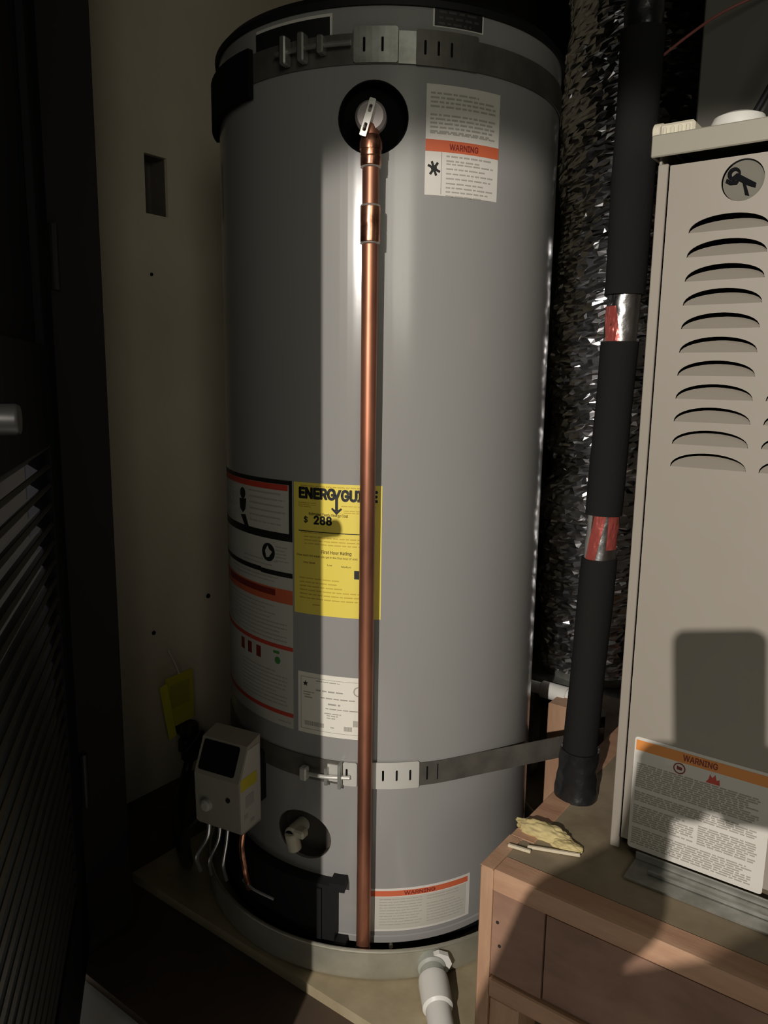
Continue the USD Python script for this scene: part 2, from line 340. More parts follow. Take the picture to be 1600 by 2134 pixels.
def word(s, h, u, v, lay=1, bold=True, center=False, width=None, heavy=0):
    m = meshkit.text_mesh(s, h, LH, bold=bold); b = m.bounds
    sx = 1.0 if width is None else width/(b[1][0]-b[0][0])
    m.vertices[:, 0] = (m.vertices[:, 0]-b[0][0])*sx; w = (b[1][0]-b[0][0])*sx
    m.vertices += [u-(w/2 if center else 0), v, lay*LH]
    if heavy:
        out = []
        for dx, dy in ((0, 0), (heavy, 0), (-heavy, 0), (0, heavy), (0, -heavy), (heavy*.7, heavy*.7), (-heavy*.7, -heavy*.7), (-heavy*.7, heavy*.7), (heavy*.7, -heavy*.7)):
            q = m.copy(); q.vertices += [dx, dy, 0]; out.append(q)
        m = cat(*out)
    return m
def lines(u0, v1, u1, n, pitch, h, seed, lay=1, ragged=.3, words=True):
    r = np.random.default_rng(seed); out = []
    for i in range(n):
        end = u1-(u1-u0)*ragged*r.random()*(r.random() < .5); u = u0; v = v1-i*pitch
        while u < end-.002:
            w = min(end-u, r.uniform(.004, .014) if words else end-u); out.append(plate(u, v-h, u+w, v, lay)); u += w+h*1.1
    return cat(*out)
def poly_plate(pg, lay=1):
    m = extr(pg, LH); m.vertices[:, 2] += lay*LH; return m
STAR = Polygon([((.5 if i % 2 else 1.2)*cos(pi/2+i*pi/5), (.5 if i % 2 else 1.2)*sin(pi/2+i*pi/5)) for i in range(10)])
from shapely import affinity
def aff(pg, s, x, y): return affinity.translate(affinity.scale(pg, s, s, origin=(0, 0)), x, y)

# energy guide: azimuth -82.8 .. -54.4
W = Wrap(-82.6, 0.0); w_ = .1385
EG = obj('energy_label', W(plate(0, .576, w_, .7785)), M_yellow, WH, label='bright yellow energy cost sticker partly behind the copper pipe')
def uaz(az): return (az+82.6)*pi/180*TR
m = [word('ENERG', .0150, uaz(-80.6), .7555, width=.0590, heavy=.0009), word('GUIDE', .0150, uaz(-66.6), .7545, width=.0530, heavy=.0009)]
yx = uaz(-68.1)
arrow = unary_union([sbox(yx-.0022, .739, yx+.0022, .760), Polygon([(yx-.0085, .7415), (yx, .733), (yx+.0085, .7415), (yx+.0068, .7435), (yx, .7385), (yx-.0068, .7435)]), Polygon([(yx-.0078, .7705), (yx-.0032, .7705), (yx+.0022, .757), (yx-.0022, .757)]), Polygon([(yx+.0078, .7705), (yx+.0032, .7705), (yx-.0022, .757), (yx+.0022, .757)])])
m.append(poly_plate(arrow)); m += [word('$', .0085, uaz(-79.0), .7185), word('288', .0120, uaz(-75.5), .7170, width=.0285, heavy=.0004)]
m.append(plate(uaz(-81.0), .7045, uaz(-59.5), .7057, 1)); m.append(plate(uaz(-62.5), .6370, uaz(-57.5), .6500, 1))
obj('lettering', W(cat(*m)), M_ink, EG, smooth=False)
m = [word('Estimated Yearly Energy Cost', .0040, uaz(-77.2), .7300, width=.062), word('First Hour Rating', .0048, uaz(-73.0), .6730, width=.047), word('(How much hot water you get in the first hour of use)', .0031, uaz(-81.6), .6662, bold=False, width=.098),
     word('Very Small', .0029, uaz(-79.2), .6555, bold=False), word('Low', .0029, uaz(-71.0), .6545, bold=False), word('Medium', .0029, uaz(-66.5), .6535, bold=False)]
m2 = [lines(.012, .7745, .125, 1, .004, .0016, 3), lines(.008, .7485, .038, 3, .0028, .0012, 4), lines(.078, .7470, .13, 1, .003, .0012, 5), lines(.082, .740, .13, 2, .003, .0012, 6),
      lines(.012, .7035, .05, 1, .003, .0014, 7), lines(.018, .6975, .120, 3, .0052, .0017, 8), lines(.010, .6330, .125, 6, .0062, .0017, 9, ragged=.5), lines(.032, .5925, .052, 1, .003, .0018, 10)]
obj('small_print', W(cat(*m)), mat('label_brown_print', (.16, .11, .015), .55), EG, smooth=False)
obj('fine_print', W(cat(*m2)), M_inky, EG, smooth=False)

# tall warning panel on the shaded side: right edge azimuth -83.2
W = Wrap(-83.3, 0.0)
LW = obj('warning_panel', W(plate(-.272, .381, 0, .7785)), M_whiteg, WH, label='tall white safety sticker with red bars on the shaded side')
obj('border', W(cat(plate(-.272, .772, 0, .7785, 1), plate(-.006, .6847, 0, .772, 1), plate(-.272, .6847, -.006, .6965, 1), plate(-.068, .6275, 0, .6350, 1), plate(-.272, .6290, -.068, .6365, 1))), M_ink, LW)
obj('red_bar', W(cat(plate(-.272, .7625, -.008, .7715, 1))), M_red, LW)
obj('red_bar', W(plate(-.272, .585, 0, .6075, 1)), M_orange, LW)
obj('red_bar', W(cat(plate(-.272, .5095, 0, .5160, 1), plate(-.272, .3995, 0, .4060, 1))), M_red, LW)
obj('header_word', W(cat(plate(-.19, .595, -.035, .605, 2))), M_maroon, LW)
fig = unary_union([aff(Point(0, 0).buffer(1), .009, -.120, .748), Polygon([(-.132, .738), (-.108, .740), (-.112, .722), (-.120, .716), (-.130, .722)]), Polygon([(-.128, .712), (-.112, .714), (-.098, .690), (-.106, .688), (-.118, .700)])])
obj('figure_icon', W(poly_plate(fig)), M_ink, LW)
ci = Point(0, 0).buffer(1, quad_segs=10)
ic = aff(ci, .0145, -.050, .6625).difference(aff(Polygon([(-.55, .1), (-.1, .75), (.15, .35), (.6, .1), (.1, -.55), (-.35, -.6)]), .0145, -.050, .6625))
obj('round_icon', W(poly_plate(ic)), M_ink, LW)
m = [lines(-.098, .757, -.022, 6, .0095, .0022, 21), lines(-.090, .757, -.014, 5, .0095, .0022, 22), lines(-.034, .6740, -.008, 5, .0055, .0014, 23), lines(-.12, .6500, -.02, 2, .007, .0016, 24),
     lines(-.20, .6240, -.02, 2, .006, .0018, 25), lines(-.19, .578, -.012, 9, .0068, .0018, 26), lines(-.13, .470, -.012, 9, .0066, .0018, 27), lines(-.03, .3900, -.004, 1, .005, .002, 28), lines(-.22, .750, -.15, 7, .008, .0018, 29)]
obj('small_print', W(cat(*m)), M_inkg, LW, smooth=False)
obj('pictogram', W(cat(plate(-.110, .484, -.098, .503, 1), plate(-.084, .484, -.072, .503, 1), plate(-.135, .484, -.123, .503, 1))), M_maroon, LW)
obj('pictogram', W(poly_plate(unary_union([aff(ci, .006, -.032, .489), sbox(-.041, .500, -.028, .5045)]))), M_green, LW)
# rating plate
W = Wrap(-81.4, 0.0)
RP = obj('rating_label', W(plate(0, .381, .113, .4815)), mat('label_bright_white', (.80, .77, .68), .45), WH, label='white rating sticker with barcode partly behind the copper pipe')
obj('star_icon', W(poly_plate(aff(STAR, .0042, .0135, .463))), M_ink, RP)
obj('round_icon', W(poly_plate(aff(ci.difference(aff(ci, .78, 0, 0)), .0080, .1005, .4595))), M_inkg, RP)
m = [plate(.005, .4735, .109, .4741, 1), plate(.005, .388, .0056, .474, 1), plate(.005, .388, .109, .3886, 1)]
bars = np.random.default_rng(5)
u = .012
while u < .045:
    w = bars.uniform(.0006, .0016); m.append(plate(u, .3945, u+w, .4015, 1)); u += w+bars.uniform(.0005, .0011)
u = .078
while u < .090:
    m.append(plate(u, .3935, u+.0009, .401, 1)); u += .0013
u = .0925
while u < .107:
    m.append(plate(u, .402, u+.0010, .4120, 1)); u += .0014
m += [lines(.032, .4705, .088, 1, .004, .0013, 31), lines(.032, .4560, .076, 1, .005, .0022, 32), lines(.010, .4500, .028, 2, .004, .0014, 33), lines(.040, .4450, .095, 1, .005, .0018, 34), lines(.052, .4360, .074, 1, .005, .0026, 35), lines(.012, .4420, .026, 1, .005, .0018, 36),
      lines(.048, .4280, .100, 1, .005, .0016, 37), lines(.046, .4200, .078, 1, .005, .0014, 38), lines(.050, .4165, .068, 2, .004, .0014, 39), lines(.056, .3975, .062, 1, .004, .0016, 40)]
obj('small_print', W(cat(*m)), M_inkg, RP, smooth=False)
# lower right warning
W = Wrap(-57.5, 0.0)
LR = obj('warning_label', W(plate(0, .051, .178, .1275)), M_white, WH, label='wide white sticker with orange-red bar at the foot of the tank')
obj('red_bar', W(plate(.004, .114, .173, .1235, 1)), M_orange, LR)
obj('header_word', W(word('WARNING', .0062, .086, .1158, 2, center=True, width=.052)), M_maroon, LR, smooth=False)
obj('text_panel', W(plate(.013, .055, .170, .112, 1)), M_whiteg, LR)
obj('small_print', W(cat(lines(.020, .109, .090, 10, .0050, .0013, 41, 2, .1), lines(.098, .109, .165, 2, .0050, .0013, 42, 2, .2), lines(.098, .095, .165, 7, .0052, .0013, 43, 2, .4))), mat('label_pale_print', (.40, .38, .33), .55), LR, smooth=False)
# upper right caution
W = Wrap(-43.6, 0.0)
LU = obj('warning_label', W(plate(0, 1.181, .113, 1.322)), M_white, WH, label='upright white sticker with red bar high on the tank')
obj('red_bar', W(plate(0, 1.2375, .113, 1.2525, 1)), M_orange, LU)
obj('header_word', W(word('WARNING', .0075, .056, 1.2408, 2, center=True, width=.044)), M_maroon, LU, smooth=False)
spl = unary_union([affinity.rotate(sbox(-.0016, -.0095, .0016, .0095), a, origin=(0, 0)) for a in (20, -35, 65)]+[aff(ci, .0042, 0, 0)])
obj('splash_icon', W(poly_plate(aff(spl, 1, .0125, 1.2155))), M_ink, LU)
obj('divider', W(plate(.0225, 1.183, .0235, 1.2370, 1)), M_inkg, LU)
obj('small_print', W(cat(lines(.006, 1.312, .105, 4, .0055, .0022, 51), lines(.006, 1.285, .105, 5, .0052, .0022, 52, ragged=.1), lines(.006, 1.262, .105, 1, .005, .002, 53), lines(.030, 1.2335, .10, 2, .006, .002, 54), lines(.030, 1.2235, .104, 4, .0062, .0018, 55), lines(.030, 1.1985, .104, 4, .0055, .0018, 56))), M_inkg, LU, smooth=False)
# black sticker at the top edge
W = Wrap(-42.3, 0.0)
ST = obj('top_sticker', W(plate(0, 1.392, .074, 1.4185)), M_white, WH, label='small black sticker with pale border at the top edge')
obj('sticker_face', W(plate(.0025, 1.3935, .0715, 1.4155, 1)), M_ink, ST)
obj('small_print', W(lines(.008, 1.412, .066, 3, .007, .003, 61, 2)), mat('label_dark_print', (.05, .048, .045), .5), ST, smooth=False)
W = Wrap(-96.0, 0.0)
ST = obj('top_sticker', W(plate(0, 1.372, .128, 1.4085)), M_white, WH, label='dark sticker with pale border under the upper strap on the left')
obj('sticker_face', W(plate(-.0005, 1.370, .1245, 1.4045, 1)), M_ink, ST)

# --- burner access door, gas control
bd = []
def band(R0, R1, a0, a1, z0, z1, seg=3.0):
    n = max(1, int(math.ceil((a1-a0)/seg))); a = np.radians(np.linspace(a0, a1, n+1)); v = []
    for q in a:
        for (r, z) in ((R0, z0), (R1, z0), (R1, z1), (R0, z1)): v.append((T[0]+r*cos(q), T[1]+r*sin(q), z))
    f = []
    for i in range(n):
        A, B = 4*i, 4*i+4
        for j in range(4):
            k2 = (j+1) % 4; f += [(A+j, B+j, B+k2), (A+j, B+k2, A+k2)]
    f += [(0, 2, 1), (0, 3, 2)]; e = 4*n; f += [(e, e+1, e+2), (e, e+2, e+3)]
    m = trimesh.Trimesh(np.array(v), f, process=False); trimesh.repair.fix_normals(m); return m
BD = obj('burner_door', cat(band(TR-.002, TR+.022, -140, -67, .034, .140)), M_blackpl, WH, label='black curved burner access cover')
obj('cover_tab', band(TR, TR+.026, -68.5, -63.8, .134, .148), M_blackpl, BD)
obj('cover_tab', band(TR, TR+.026, -68.5, -63.5, .024, .042), M_blackpl, BD)
obj('cover_rib', band(TR+.020, TR+.026, -72.5, -71.0, .042, .134), M_blackpl, BD)
GA = -80.0; gc = np.array([-.868, .772, .292])
gn = np.array([cos(rad(GA)), sin(rad(GA)), 0]); gt = np.array([-gn[1], gn[0], 0])
prof = Polygon([(-.030, -.070), (.020, -.070), (.026, -.062), (.028, .020), (.004, .072), (-.030, .080)])
gb = extr(prof, .086)   # x = outward, y = up, z = along tangent
gb.vertices = gc+gb.vertices[:, :1]*gn+gb.vertices[:, 1:2]*UPV+(gb.vertices[:, 2:3]-.043)*gt
GV = obj('gas_control', gb, M_gas, WH, smooth=False, label='grey gas control box with dark sloped top on the tank')
obj('mount_neck', cat(obox(gc-gn*.045-UPV*.01, (gt, gn, UPV), (.03, .030, .045), .004)), M_blackpl, GV)
sn = np.array([.052*1.0, 0, .024]); sl = np.array([-.024, .052]); sl = sl/np.linalg.norm(sl); nl = np.array([.052, .024])/np.linalg.norm([.052, .024])
F = Flat(gc+gn*.0165+UPV*.0455-gt*.004, gt, gn*sl[0]+UPV*sl[1], gn*nl[0]+UPV*nl[1])
obj('dark_window', F(poly_plate(rrect(-.034, -.021, .036, .026, .004), 1)), M_black, GV, smooth=False)
F = Flat(gc+gt*.043, -gn, UPV, gt)
obj('side_cover', F(poly_plate(Polygon([(-.024, -.066), (.027, -.066), (.027, .066), (-.004, .066), (-.025, .018)]), 1)), M_gasl, GV, smooth=False)
obj('yellow_sticker', F(cat(plate(-.023, .004, .018, .024, 2))), M_tag, GV, smooth=False)
obj('status_window', F(cat(plate(-.012, -.028, .010, -.008, 2), plate(-.016, -.046, -.006, -.038, 2), plate(.000, -.058, .010, -.052, 2))), M_inkg, GV, smooth=False)
F = Flat(gc+gn*.0275, gt, UPV, gn)
obj('control_knob', lathe([(.010, 0), (.0095, .007), (.006, .009)], gc+gn*.026-gt*.020-UPV*.030, gn, 20), M_gasl, GV)
obj('front_screw', lathe([(.004, 0), (.004, .003)], gc+gn*.026+gt*.022-UPV*.012, gn, 12), M_iron, GV)
g0 = gc-UPV*.069
for q, (a, b_, r, m_) in enumerate(((-.034, -.06, .004, M_alu), (-.012, -.035, .0028, M_alu), (.004, .000, .0028, M_alu), (.034, .050, .0045, M_copperb))):
    p0 = g0+gt*a+gn*.005; pts = [p0, p0-UPV*.03+gn*.006, g0+gt*(a*.6+b_*.5)+gn*.018-UPV*.065, g0+gt*b_*.9+gn*.008-UPV*.100]
    obj('burner_tube', tube(pts, r), m_, GV)
wp = [g0+gt*.036-UPV*.085+gn*.012, g0+gt*.060-UPV*.092+gn*.016, g0+gt*.095-UPV*.1+gn*.012]
obj('igniter_wire', tube(wp, .0022), M_alu, GV)

# ---------------------------------------------------------------- straps
def strap(name, label, z0, z1, a0, a1, tail, m_, ang=0):
    t = thing(name, label, 'tank strap')
    obj('band', band(TR+.0008, TR+.0026, a0, a1, z0, z1), m_, t)
    return t
S1 = strap('tank_strap', 'dark galvanised strap round the top of the water heater', 1.343, 1.381, -150, 60, None, M_dullsteel)
def slotplate(t, W, u0, u1, z0, z1, slots, m_, lay=8):
    pg = rrect(u0, z0, u1, z1, .003)
    holes = [rrect(s-.0016, (z0+z1)/2-.009, s+.0016, (z0+z1)/2+.009, .0014) for s in slots]
    for h in holes: pg = pg.difference(h)
    # cut into strips so that it bends with the tank
    parts = []
    us = np.linspace(u0, u1, max(2, int((u1-u0)/.008))+1)
    for a, b_ in zip(us[:-1], us[1:]):
        q = pg.intersection(sbox(a, z0-.01, b_, z1+.01))
        for g in (q.geoms if hasattr(q, 'geoms') else [q]):
            if g.area > 1e-9:
                e = extr(g, .0016); e.vertices[:, 2] += .0030; parts.append(e)
    p = obj('slotted_plate', W(cat(*parts)), m_, t, smooth=False)
    hm = [plate(h.bounds[0], h.bounds[1], h.bounds[2], h.bounds[3], 0, h=.0029) for h in holes]
    obj('slot', W(cat(*hm)), M_black, p, smooth=False)
W = Wrap(-62.8, 0.0)
slotplate(S1, W, -.004, .054, 1.344, 1.388, (.010, .034), M_steel)
slotplate(S1, W, .078, .165, 1.342, 1.386, (.090, .108, .126), M_dullsteel)
obj('splice_plate', band(TR+.0026, TR+.0040, -51.5, -46.5, 1.343, 1.383), M_steel, S1)
b0 = on(-86, 1.365, TR+.012); b1 = on(-64, 1.366, TR+.012)
obj('bolt', tube([b0, (b0+b1)/2+(b0+b1-2*np.array([*T, 1.365]))*.012, b1], .0035, 10), M_steel, S1)
for az in (-83, -77.5, -72):
    obj('bolt_nut', obox(on(az, 1.366, TR+.012), ((cos(rad(az)), sin(rad(az)), 0), (-sin(rad(az)), cos(rad(az)), 0), (0, 0, 1)), (.008, .005, .018 if az != -72 else .011), .002), M_steel, S1)
S2 = strap('tank_strap', 'galvanised strap round the lower tank running to the back wall on the right', .305, .343, -135, -31, None, M_dullsteel)
sa = rad(-31); p0 = np.array([T[0]+(TR+.0017)*cos(sa), T[1]+(TR+.0017)*sin(sa)]); dv_ = np.array([-sin(sa), cos(sa)])
dv_ = dv_/np.linalg.norm(dv_)
obj('strap_tail', obox((*(p0+dv_*.150), .324), ((*dv_, 0), (dv_[1], -dv_[0], 0), (0, 0, 1)), (.150, .0009, .019)), M_dullsteel, S2)
W = Wrap(-65.5, 0.0)
slotplate(S2, W, .000, .022, .305, .344, (.006,), M_steelb)
slotplate(S2, W, .044, .118, .303, .347, (.062, .083, .104), M_steelb)
obj('slot', Wrap(-65.5, 0)(cat(plate(.130, .314, .1325, .336, 0, h=.0030), plate(.148, .312, .1495, .338, 0, h=.0030))), M_black, S2, smooth=False)
b0 = on(-79, .318, TR+.012); b1 = on(-63, .322, TR+.010)
obj('bolt', tube([b0, on(-71, .320, TR+.013), b1], .0032, 10), M_steelb, S2)
obj('bolt_nut', obox(on(-78, .318, TR+.011), ((cos(rad(-78)), sin(rad(-78)), 0), (-sin(rad(-78)), cos(rad(-78)), 0), (0, 0, 1)), (.007, .006, .011), .002), M_steelb, S2)
obj('angle_lug', cat(band(TR+.001, TR+.018, -66.5, -65.6, .305, .344), band(TR+.002, TR+.014, -71, -70, .306, .334)), M_steel, S2)
obj('anchor_wing', cat(band(TR+.003, TR+.0055, -70.5, -65.6, .310, .338)), M_steelb, S2)
obj('dark_band', band(TR+.0030, TR+.012, -145, -97, 1.322, 1.386), M_black, S1, label='dark band over the left run of the strap')  # near-black band round the left of the tank, over the strap

# ---------------------------------------------------------------- copper discharge pipe
CP = thing('discharge_pipe', 'vertical copper discharge pipe running down the front of the tank', 'pipe')
ptop = on(-58.1, 1.236, TR+.031); pbot = on(-58.1, .012, TR+.023)
obj('pipe', cyl(pbot, ptop, .0111, n=32), M_copper, CP)
pd = (ptop-pbot)/np.linalg.norm(ptop-pbot)
def at_z(z): return pbot+pd*((z-pbot[2])/pd[2])
def coupling(z0, z1, r):
    a = at_z(z0); L = (z1-z0)/pd[2]
    return lathe([(.0112, 0), (r-.0008, .0004), (r, .002), (r, L*.45), (r-.0004, L*.5), (r, L*.55), (r, L-.002), (r-.0008, L-.0004), (.0112, L)], a, pd, 32, closed=False)
obj('adapter', coupling(1.207, 1.232, .0138), M_copperb, CP)
obj('adapter', lathe([(.0150, 0), (.0150, .008), (.0135, .014), (.011, .018)], at_z(1.228), pd, 24), M_copperb, CP)
obj('coupling', coupling(1.111, 1.158, .0134), M_copperb, CP)
for z in (1.111, 1.158, 1.207):
    obj('solder_ring', lathe([(.0112, 0), (.0136, .001), (.0128, .003), (.0112, .004)], at_z(z-.002), pd, 24, closed=False), M_solder, CP)
obj('pipe_tip', cyl(pbot+pd*.002, pbot+pd*.03, .01125, n=32), M_solder, CP)
obj('valve_stub', tube([on(VAZ, VZ, TR+.01), on(VAZ, VZ-.018, TR+.028), at_z(1.228)], .0115, 16), M_copper, CP)

# ---------------------------------------------------------------- pan drain
PV = thing('drain_line', 'white plastic drain pipe leaving the aluminium pan toward the viewer', 'pipe')
da = -49.0; dd_ = np.array([cos(rad(da)), sin(rad(da)), -.09]); dd_ /= np.linalg.norm(dd_)
q0 = np.array([T[0]+(PR-.008)*cos(rad(-38.6)), T[1]+(PR-.008)*sin(rad(-38.6)), .027])
obj('pan_fitting', lathe([(.020, 0), (.022, .004), (.022, .020), (.0185, .024), (.0185, .040)], q0, dd_, 28), M_pvcg, PV)
obj('fitting_nut', lathe([(.021, 0), (.021, .008)], q0+dd_*.008+np.array([.010, .006, .004]), dd_, 8), M_pvc, PV)
obj('pipe_socket', lathe([(.0185, 0), (.0228, .002), (.0236, .012), (.0228, .052), (.0192, .056)], q0+dd_*.034-UPV*.004, dd_, 28), M_pvc, PV)
obj('pipe', cyl(q0+dd_*.080-UPV*.004, q0+dd_*.30-UPV*.004, .0190, n=28), M_pvc, PV)

# ---------------------------------------------------------------- gas line with tag
GL = thing('gas_shutoff', 'dark gas shutoff valve with flexible connector by the cream wall', 'gas valve')
obj('supply_pipe', tube([(XW-.01, 1.080, .112), (XW+.02, 1.080, .112), (XW+.040, 1.080, .108)], .011, 12), M_iron, GL)
obj('valve_body', cat(cyl((XW+.053, 1.080, .140), (XW+.053, 1.080, .052), .021, c=.003), obox((XW+.070, 1.068, .100), ((1, 0, 0), (0, 1, 0), (0, 0, 1)), (.016, .026, .018), .005)), M_iron, GL)
obj('valve_handle', obox((XW+.090, 1.066, .112), ((1, 0, 0), (0, .8, .6), (0, -.6, .8)), (.004, .028, .007), .002), M_iron, GL)
obj('flex_connector', tube([(XW+.053, 1.080, .06), (XW+.058, 1.06, .018), (XW+.12, .99, .010), (XW+.22, .91, .014), (-1.06, .84, .03), (-1.0, .79, .14), (-.93, .80, .225)], .011, 12, 14), M_iron, GL)
G2 = thing('gas_tag', 'folded yellow paper tag hanging at the cream wall', 'tag')
yd = np.array([-.10, .995, 0]); yd /= np.linalg.norm(yd); yn = np.array([yd[1], -yd[0], 0])
tc = np.array([XW+.048, 1.060, .205])
obj('tag_face', obox(tc, (yd, yn, (0.0, 0, 1)), (.042, .0008, .060)), M_tag, G2)
lean = np.array([0, .16, -1.]); lean /= np.linalg.norm(lean)
obj('tag_fold', obox(tc-yd*.046+yn*.010-UPV*.012, (np.cross(lean, yn), yn, lean), (.011, .0008, .066)), mat('bright_tag_yellow', (.62, .56, .03), .6), G2)
obj('tag_print', obox(tc+yn*.0012+UPV*.012, (yd, yn, (0, 0, 1)), (.030, .0004, .028)), mat('tag_print', (.42, .36, .05), .6), G2)
obj('tag_string', tube([tc+UPV*.060, tc+UPV*.085-yd*.01, tc+UPV*.125-yd*.03], .0015, 6), M_white, G2)

# ---------------------------------------------------------------- furnace platform
PX, PY, PZ = -.416, .785, .330
PF = thing('furnace_platform', 'rough wooden platform box carrying the beige furnace', 'platform')
XE = .58
obj('corner_post', box((PX, PY, .0), (PX+.018, PY+.080, PZ-.002), .002), M_woodv, PF)
obj('rim_board', box((PX+.018, PY, PZ-.030), (XE, PY+.036, PZ), .002), M_wood, PF)
obj('side_board', box((PX, PY+.0805, PZ-.09), (PX+.036, 1.55, PZ), .002), M_wood, PF)
obj('cap_board', box((PX, PY, PZ-.001), (PX+.018, PY+.0805, PZ), .0004), M_woodv, PF)
obj('front_panel', box((PX+.090, PY+.006, .180), (XE, PY+.020, PZ-.0345)), M_ply, PF)
obj('side_panel', box((PX+.0185, PY+.004, .180), (PX+.088, PY+.020, PZ-.031)), M_ply, PF)
obj('bottom_rail', box((PX+.0185, PY-.001, .150), (XE, PY+.034, .178), .002), M_wood, PF)
obj('lower_stud', box((PX+.0185, PY+.004, 0), (PX+.060, PY+.060, .147), .002), M_woodv, PF)
obj('lower_stud', box((PX+.34, PY+.004, 0), (PX+.38, PY+.060, .147), .002), M_woodv, PF)
obj('lower_panel', box((PX+.06, PY+.06, 0), (XE, PY+.075, .30)), M_sub, PF)
obj('top_sheet', box((PX+.0185, PY+.0365, PZ-.016), (XE, 1.55, PZ-.001)), M_plytop, PF)
obj('rear_post', box((PX, 1.51, 0), (PX+.04, 1.55, PZ-.092)), M_woodv, PF)
for (x, z) in ((PX+.030, .225), (PX+.026, .257)):
    obj('nail', cyl((x, PY+.006, z), (x, PY+.003, z), .0022, n=8), M_iron, PF)
# rough stud standing behind, by the tank
tag(obj('wall_stud', box((-.618, 1.44, 0), (-.575, 1.53, .262), .002), M_woodv), 'short raw pine stud behind the tank and the insulated pipe', 'stud')
for (nm, lab, p, s, r) in (('insulation_tuft', 'larger yellow insulation tuft on the platform beside the black taped pipe', (-.381, .896, PZ), (.030, .013, .011), 1), ('insulation_tuft', 'smaller yellow insulation scrap on the platform edge', (-.345, .888, PZ), (.018, .010, .006), 2)):
    s_ = trimesh.creation.icosphere(4); v = s_.vertices; dsp = 1+.35*meshkit.noise(v*2.3+r*5)[:, None]+.25*meshkit.noise(v*6+r)[:, None]
    s_.vertices = v*dsp*np.array(s); s_.vertices[:, 2] = np.maximum(s_.vertices[:, 2], -.001); s_.vertices += p
    tag(obj(nm, s_, M_tuft, None, 40), lab, 'insulation')
tag(obj('wood_splinter', obox((-.352, .864, PZ+.0022), ((.93, .33, .02), (-.33, .93, 0), (0, 0, 1)), (.034, .0022, .002), .0008), M_splint), 'longer pale splinter lying on the platform', 'splinter')
tag(obj('wood_splinter', obox((-.390, .842, PZ+.0022), ((.9, .1, .02), (-.1, .9, 0), (0, 0, 1)), (.017, .0025, .002), .0008), M_splint), 'short pale splinter at the platform corner', 'splinter')

# ---------------------------------------------------------------- furnace
FX, FY, FT = -.300, .925, 1.176
FN = thing('furnace', 'beige upright furnace cabinet with half-moon louvers on the platform', 'furnace')
FR = .075
obj('cabinet', cat(box((FX, FY+.004, PZ), (FX+.003, 1.56, FT+.02)), box((FR-.003, FY+.004, PZ), (FR, 1.56, FT+.02)), box((FX, 1.557, PZ), (FR, 1.56, FT+.02)), box((FX, FY, PZ), (FX+.0115, FY+.006, FT-.001), .001), box((FR-.0115, FY, PZ), (FR, FY+.006, FT-.001), .001)), M_furn, FN)
DX0, DX1 = FX+.0130, FR-.013
LP = .0261
def halfmoon(x0, x1, zb, h, k=18):
    c = (x0+x1)/2; a = (x1-x0)/2
    return Polygon([(c+a*cos(q), zb+h*sin(q)**.9 if 0 < q < pi else zb) for q in np.linspace(0, pi, k)])
moons = []
for ci_ in range(3):
    for r_ in range(11):
        x0 = -.2605+ci_*.0955; moons.append((x0, x0+.0825, 1.0965-r_*LP+.0008, .0172))
pg = sbox(DX0, PZ+.018, DX1, FT-.004)
for q in moons: pg = pg.difference(halfmoon(*q))
PLUG = (-.2085, 1.1470, .0215)
pg = pg.difference(Point(PLUG[0], PLUG[1]).buffer(PLUG[2], quad_segs=12))
dm = extr(pg, .0014); dm.vertices = np.stack([dm.vertices[:, 0], FY-dm.vertices[:, 2], dm.vertices[:, 1]], 1); dm.invert()
FD = obj('front_door', dm, M_furn, FN, smooth=False)
obj('door_edge', cat(box((DX0, FY-.0014, PZ+.018), (DX0+.0012, FY+.012, FT-.004)), box((DX1-.0012, FY-.0014, PZ+.018), (DX1, FY+.012, FT-.004))), M_furn, FD)
tilt = rad(48)
for (x0, x1, zb, h) in moons:
    g = extr(halfmoon(x0+.0006, x1-.0006, 0, .0205), .001)
    v = g.vertices; y = FY-.0012+v[:, 1]*sin(tilt)+v[:, 2]; z = zb+v[:, 1]*cos(tilt)
    g.vertices = np.stack([v[:, 0], y, z], 1); g.invert()
    obj('louver', g, M_furn, FD, smooth=False)
obj('dark_backing', box((FX+.01, FY+.022, PZ+.02), (FR-.01, FY+.026, FT-.002)), M_black, FN)  # black sheet stands in for the unlit cabinet interior
kp = obj('knockout_plug', lathe([(PLUG[2]-.0006, 0), (PLUG[2]-.0006, .002)], (PLUG[0], FY+.005, PLUG[1]), (0, -1, 0), 32), mat('plug_olive', (.135, .125, .095), .55), FN, label='round olive sight-glass plug with a dark clip')
clip = unary_union([aff(Point(0, 0).buffer(1), .0065, -.010, .008).difference(aff(Point(0, 0).buffer(1), .0035, -.009, .0075)), Polygon([(-.012, .0045), (-.007, .0085), (.013, -.004), (.0125, -.0085), (.006, -.006)]), Polygon([(-.001, -.001), (.002, -.002), (.007, -.016), (.003, -.015)]), Polygon([(-.017, .004), (-.012, .001), (-.004, .001), (-.006, -.003), (-.013, -.003), (-.018, .0)])])
g = extr(clip, .0015); g.vertices = np.stack([PLUG[0]+g.vertices[:, 0], FY+.003-g.vertices[:, 2], PLUG[1]+g.vertices[:, 1]], 1)
obj('dark_clip', g, M_black, kp, smooth=False)
# lid band
obj('lid', cat(box((FX-.006, FY-.010, FT+.005), (FR+.006, FY-.006, FT+.0285), .0012), box((FX-.006, FY-.008, FT+.005), (FX-.003, 1.56, FT+.0285), .001), box((FX-.006, FY-.008, FT+.0245), (FR+.006, 1.56, FT+.0285))), M_furnd, FN)
ZL = FT+.0285
